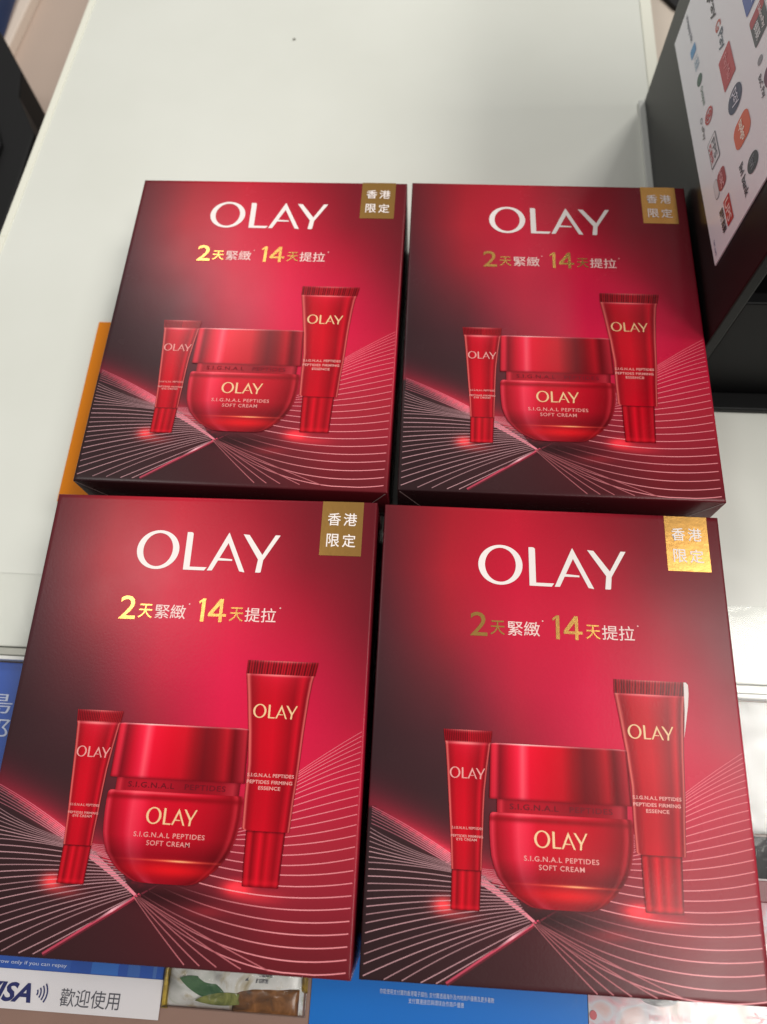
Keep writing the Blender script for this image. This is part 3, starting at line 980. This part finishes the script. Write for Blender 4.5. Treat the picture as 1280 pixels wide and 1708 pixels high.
def cmat(name, stops, scale, rough=0.35, det=4.0, dist=1.5):
    m, nt, b = new_mat(name)
    tc = nt.nodes.new('ShaderNodeTexCoord')
    n = nt.nodes.new('ShaderNodeTexNoise')
    n.inputs['Scale'].default_value = scale
    n.inputs['Detail'].default_value = det
    n.inputs['Distortion'].default_value = dist
    nt.links.new(tc.outputs['Object'], n.inputs['Vector'])
    cr = nt.nodes.new('ShaderNodeValToRGB')
    e = cr.color_ramp.elements
    e[0].position, e[0].color = stops[0][0], lin1(stops[0][1])
    e[1].position, e[1].color = stops[-1][0], lin1(stops[-1][1])
    for p_, c_ in stops[1:-1]:
        q_ = e.new(p_)
        q_.color = lin1(c_)
    nt.links.new(n.outputs['Fac'], cr.inputs['Fac'])
    nt.links.new(cr.outputs['Color'], b.inputs['Base Color'])
    b.inputs['Roughness'].default_value = rough
    return m


def pillow(x0, x1, y0, y1, z0, h, seed, nx=40, ny=30, wr=0.15):
    rs = np.random.RandomState(seed)
    X, Y = np.meshgrid(np.linspace(0, 1, nx), np.linspace(0, 1, ny))
    e = (np.clip(4 * X * (1 - X), 0, 1) ** .45) * (np.clip(4 * Y * (1 - Y), 0, 1) ** .45)
    Z = np.zeros_like(X)
    for _ in range(14):
        a, ph, fr = rs.rand() * 2 * pi, rs.rand() * 6, 4 + rs.rand() * 18
        Z += np.abs(np.sin((X * cos(a) + Y * sin(a)) * fr + ph)) / fr * 3
    Z = e * (1 - wr + wr * Z)
    px_ = x0 + X * (x1 - x0)
    py_ = y0 + Y * (y1 - y0)
    top = np.stack([px_, py_, z0 + h * (0.08 + Z * .9)], -1).reshape(-1, 3)
    bot = np.stack([px_, py_, np.full_like(px_, z0)], -1).reshape(-1, 3)
    i_ = np.arange(nx * ny).reshape(ny, nx)
    f = np.stack([i_[:-1, :-1], i_[:-1, 1:], i_[1:, 1:], i_[1:, :-1]], -1).reshape(-1, 4)
    fb = f[:, ::-1] + nx * ny
    rim = np.concatenate([i_[0], i_[1:, -1], i_[-1, -2::-1], i_[-2:0:-1, 0]])
    n_ = nx * ny
    side = [(rim[j], rim[(j + 1) % len(rim)], rim[(j + 1) % len(rim)] + n_, rim[j] + n_)[::-1] for j in range(len(rim))]
    return mesh_from('pillow', np.concatenate([top, bot]), np.concatenate([f, fb]).tolist() + [tuple(s_) for s_ in side], None, True)


bag = thing('snack_bag', 'crinkled clear snack bag with green leaf print and yellow edges', 'bag', (-0.0770, -0.262, ZP))
ob('pouch', pillow(-0.0385, 0.0385, -0.0145, 0.030, 0.0003, 0.0050, 3), cmat('pouch_print', [(0.24, (120, 92, 44)), (0.34, (190, 178, 150)), (0.46, (226, 224, 220)), (0.62, (212, 212, 206)), (0.74, (138, 146, 80))], 38, 0.3, 6, 2.5), bag)
ob('yellow_seam', pillow(-0.0404, -0.0368, -0.016, 0.030, 0.0004, 0.004, 5, 8, 20), cmat('seam_yellow', [(.35, (120, 96, 30)), (.65, (190, 160, 60))], 120, 0.3), bag)
ob('yellow_seam', pillow(0.0368, 0.0404, -0.004, 0.030, 0.0004, 0.004, 6, 8, 20), cmat('seam_yellow2', [(.35, (110, 84, 24)), (.65, (196, 158, 48))], 120, 0.3), bag)


def leaf(cx, cy, l, w, a, z, nn=12):
    t = np.linspace(0, 1, nn)
    up = np.stack([(t - .5) * l, w * np.sin(pi * t) ** .8], 1)
    dn = np.stack([(t - .5) * l, -w * .7 * np.sin(pi * t) ** .8], 1)[::-1][1:-1]
    p_ = np.concatenate([up, dn])
    R_ = np.array([[cos(a), -sin(a)], [sin(a), cos(a)]])
    p_ = p_ @ R_.T + np.array([cx, cy])
    return prism([tuple(q) for q in p_], z - 0.0003, z)


m_leaf = cmat('leaf_print', [(.35, (44, 84, 52)), (.6, (78, 112, 76))], 90, 0.25)
ob('leaf_print', leaf(-.0165, -.0045, .030, .0052, -.30, .0054), m_leaf, bag)
ob('leaf_print', leaf(-.0040, -.0090, .034, .0036, .06, .0056), cmat('leaf_print2', [(.35, (96, 104, 48)), (.6, (140, 142, 76))], 110, 0.25), bag)
ob('leaf_print', leaf(.0020, -.0008, .011, .0024, .1, .0057), m_leaf, bag)
ob('brown_filling', pillow(.000, .0365, -.0142, -.002, .0040, .0022, 9, 20, 14), cmat('filling', [(.30, (70, 46, 26)), (.5, (118, 74, 34)), (.7, (150, 100, 56))], 70, 0.3, 6, 2.0), bag)
for i_, (x_, y_, w_) in enumerate(((.0035, .0022, .005), (.0040, -.0005, .004), (.0130, .0018, .008), (.0120, -.0012, .007))):
    floor_text('bag_lettering', ['配料', '淨重', '製造商名', '此日期前'][i_], (x_, y_ + .0015, x_ + w_, y_ + .0038), .0064, m_grey, bag, .03)

bn = thing('printed_note', 'pale pink and grey printed note with a dark oval seal', 'note', (0, 0, 0))
flat('sheet', rect(0.1176, -0.330, 0.36, -0.206), ZP + 0.0004, cmat('note_print', [(.30, (150, 118, 104)), (.42, (206, 172, 168)), (.52, (196, 196, 202)), (.62, (206, 150, 158)), (.72, (150, 152, 160))], 26, 0.4, 7, 2.5), bn)
a = np.linspace(0, 2 * pi, 28, endpoint=False)
flat('oval_seal', [(.1560 + .0105 * cos(t), -.2555 + .0042 * sin(t)) for t in a], ZP + 0.0008, cmat('seal', [(.4, (52, 48, 52)), (.6, (104, 98, 100))], 260, 0.4), bn)
flat('red_spot', [(.1200 + .0019 * cos(t), -.2660 + .0022 * sin(t)) for t in a], ZP + 0.0008, plain('spot_red', (190, 70, 78), 0.4), bn)
floor_text('note_lettering', 'HONG KONG', (.1500, -.2665, .1720, -.2635), ZP + 0.0008, plain('note_red', (196, 92, 104), .4), bn, .01, 0, .03)
floor_text('note_lettering', '700', (.1630, -.2720, .1710, -.2690), ZP + 0.0008, m_grey, bn, .01)
floor_text('note_lettering', '之', (.2010, -.2690, .2130, -.2590), ZP + 0.0008, plain('note_red2', (190, 60, 74), .4), bn, .02)

# pack at the right and crumpled film beyond it
pk = thing('dark_pack', 'small black and dark red pack beside the front right gift box', 'pack', (0, 0, 0))
ob('black_end', bevel_box(.2050, .300, -.1935, -.1715, ZP + .0004, -.0012, .0008), m_black, pk)
ob('red_end', bevel_box(.2050, .300, -.2055, -.1938, ZP + .0004, -.0016, .0008), plain('pack_red', (120, 30, 40), .35), pk)
ob('white_rule', bevel_box(.2052, .300, -.1942, -.1932, -.0016, -.0010, 0), plain('pack_rule', (190, 180, 180), .4), pk)
o = ob('white_wrapper', pillow(.195, .330, -.170, -.0950, ZP + .0004, .0050, 12, 60, 40, .22), cmat('wrapper', [(.35, (206, 206, 202)), (.65, (238, 238, 236))], 40, 0.4))
tag(o, 'crumpled white plastic wrapper beside the front right gift box', 'wrapper')

# clear film laid over the front of the counter
m_film, nt, b = new_mat('clear_film')
out = nt.nodes['Material Output']
tr = nt.nodes.new('ShaderNodeBsdfTransparent')
gl = nt.nodes.new('ShaderNodeBsdfGlossy')
gl.inputs['Roughness'].default_value = 0.10
fr = nt.nodes.new('ShaderNodeFresnel')
fr.inputs['IOR'].default_value = 1.3
mxs = nt.nodes.new('ShaderNodeMixShader')
tc = nt.nodes.new('ShaderNodeTexCoord')
n = nt.nodes.new('ShaderNodeTexNoise')
n.inputs['Scale'].default_value = 22
n.inputs['Detail'].default_value = 4
n.inputs['Distortion'].default_value = 1.0
nt.links.new(tc.outputs['Object'], n.inputs['Vector'])
bp = nt.nodes.new('ShaderNodeBump')
bp.inputs['Strength'].default_value = 0.16
bp.inputs['Distance'].default_value = 0.004
nt.links.new(n.outputs['Fac'], bp.inputs['Height'])
nt.links.new(bp.outputs['Normal'], gl.inputs['Normal'])
nt.links.new(fr.outputs['Fac'], mxs.inputs['Fac'])
nt.links.new(tr.outputs['BSDF'], mxs.inputs[1])
nt.links.new(gl.outputs['BSDF'], mxs.inputs[2])
nt.links.new(mxs.outputs['Shader'], out.inputs['Surface'])
# crinkled clear wrap of the snack bag
m_wrap = m_film.copy()
m_wrap.name = 'clear_wrap'
wn = m_wrap.node_tree.nodes
[q for q in wn if q.type == 'BUMP'][0].inputs['Strength'].default_value = 0.8
[q for q in wn if q.type == 'TEX_NOISE'][0].inputs['Scale'].default_value = 120
[q for q in wn if q.type == 'FRESNEL'][0].inputs['IOR'].default_value = 1.4
ob('clear_wrap', pillow(-0.0400, 0.0400, -0.0155, 0.031, 0.0006, 0.0066, 21, 60, 40, .3), m_wrap, bag)

o = ob('clear_film', bevel_box(-0.36, 0.55, -0.40, -0.036, 0.0002, 0.0008, 0), m_film)
tag(o, 'clear plastic film spread over the front of the counter', 'film')

# ------------------------------------------------------------------ things past the left edge and behind the stand
bk = thing('black_case', 'black angular case beside the left edge of the counter', 'case', (-0.42, 0.30, -0.12))
ob('body', prism([(-.20, -.10), (.055, -.10), (.055, .0), (.056, .102), (.029, .150), (.023, .1845), (.0, .2210), (-.012, .2400), (-.20, .30)], 0.0002, 0.085, .003), m_black, bk)
ob('ridge', prism([(-.19, -.09), (.030, -.09), (.030, .0), (.030, .085), (.004, .140), (-.004, .170), (-.05, .215), (-.19, .26)], 0.0852, 0.089, .002), m_black, bk)
o = ob('beige_rim', prism([(-.492, .600), (-.484, .600), (-.472, .74), (-.490, .74)], -0.1198, -0.108, .002), plain('rim_pale', (222, 206, 192), .4))
tag(o, 'pale rim strip standing on the beige lower shelf', 'rim')
o = ob('blue_carton', prism([(-.62, .55), (-.500, .55), (-.505, .76), (-.62, .76)], -0.1198, -0.085, .003), plain('carton_blue', (40, 62, 104), .4, noise=.2, scale=30))
tag(o, 'dark blue carton in the far left corner', 'carton')
o = ob('black_carton', prism([(.256, .611), (.45, .50), (.45, .78), (.235, .645)], -0.0598, -0.055, .001), m_black)
tag(o, 'black carton behind the payment stand', 'carton')

cm = bevel_box(-.0013, .0013, -.0008, .0008, 0, .0008, .0003)
o = ob('crumb', cm, plain('crumb_grey', (128, 128, 118), .7))
o.location = (-0.1186, 0.4819, 0.0003)
o.rotation_euler = (0, 0, .5)
tag(o, 'tiny dark crumb on the bare counter behind the gift boxes', 'crumb')
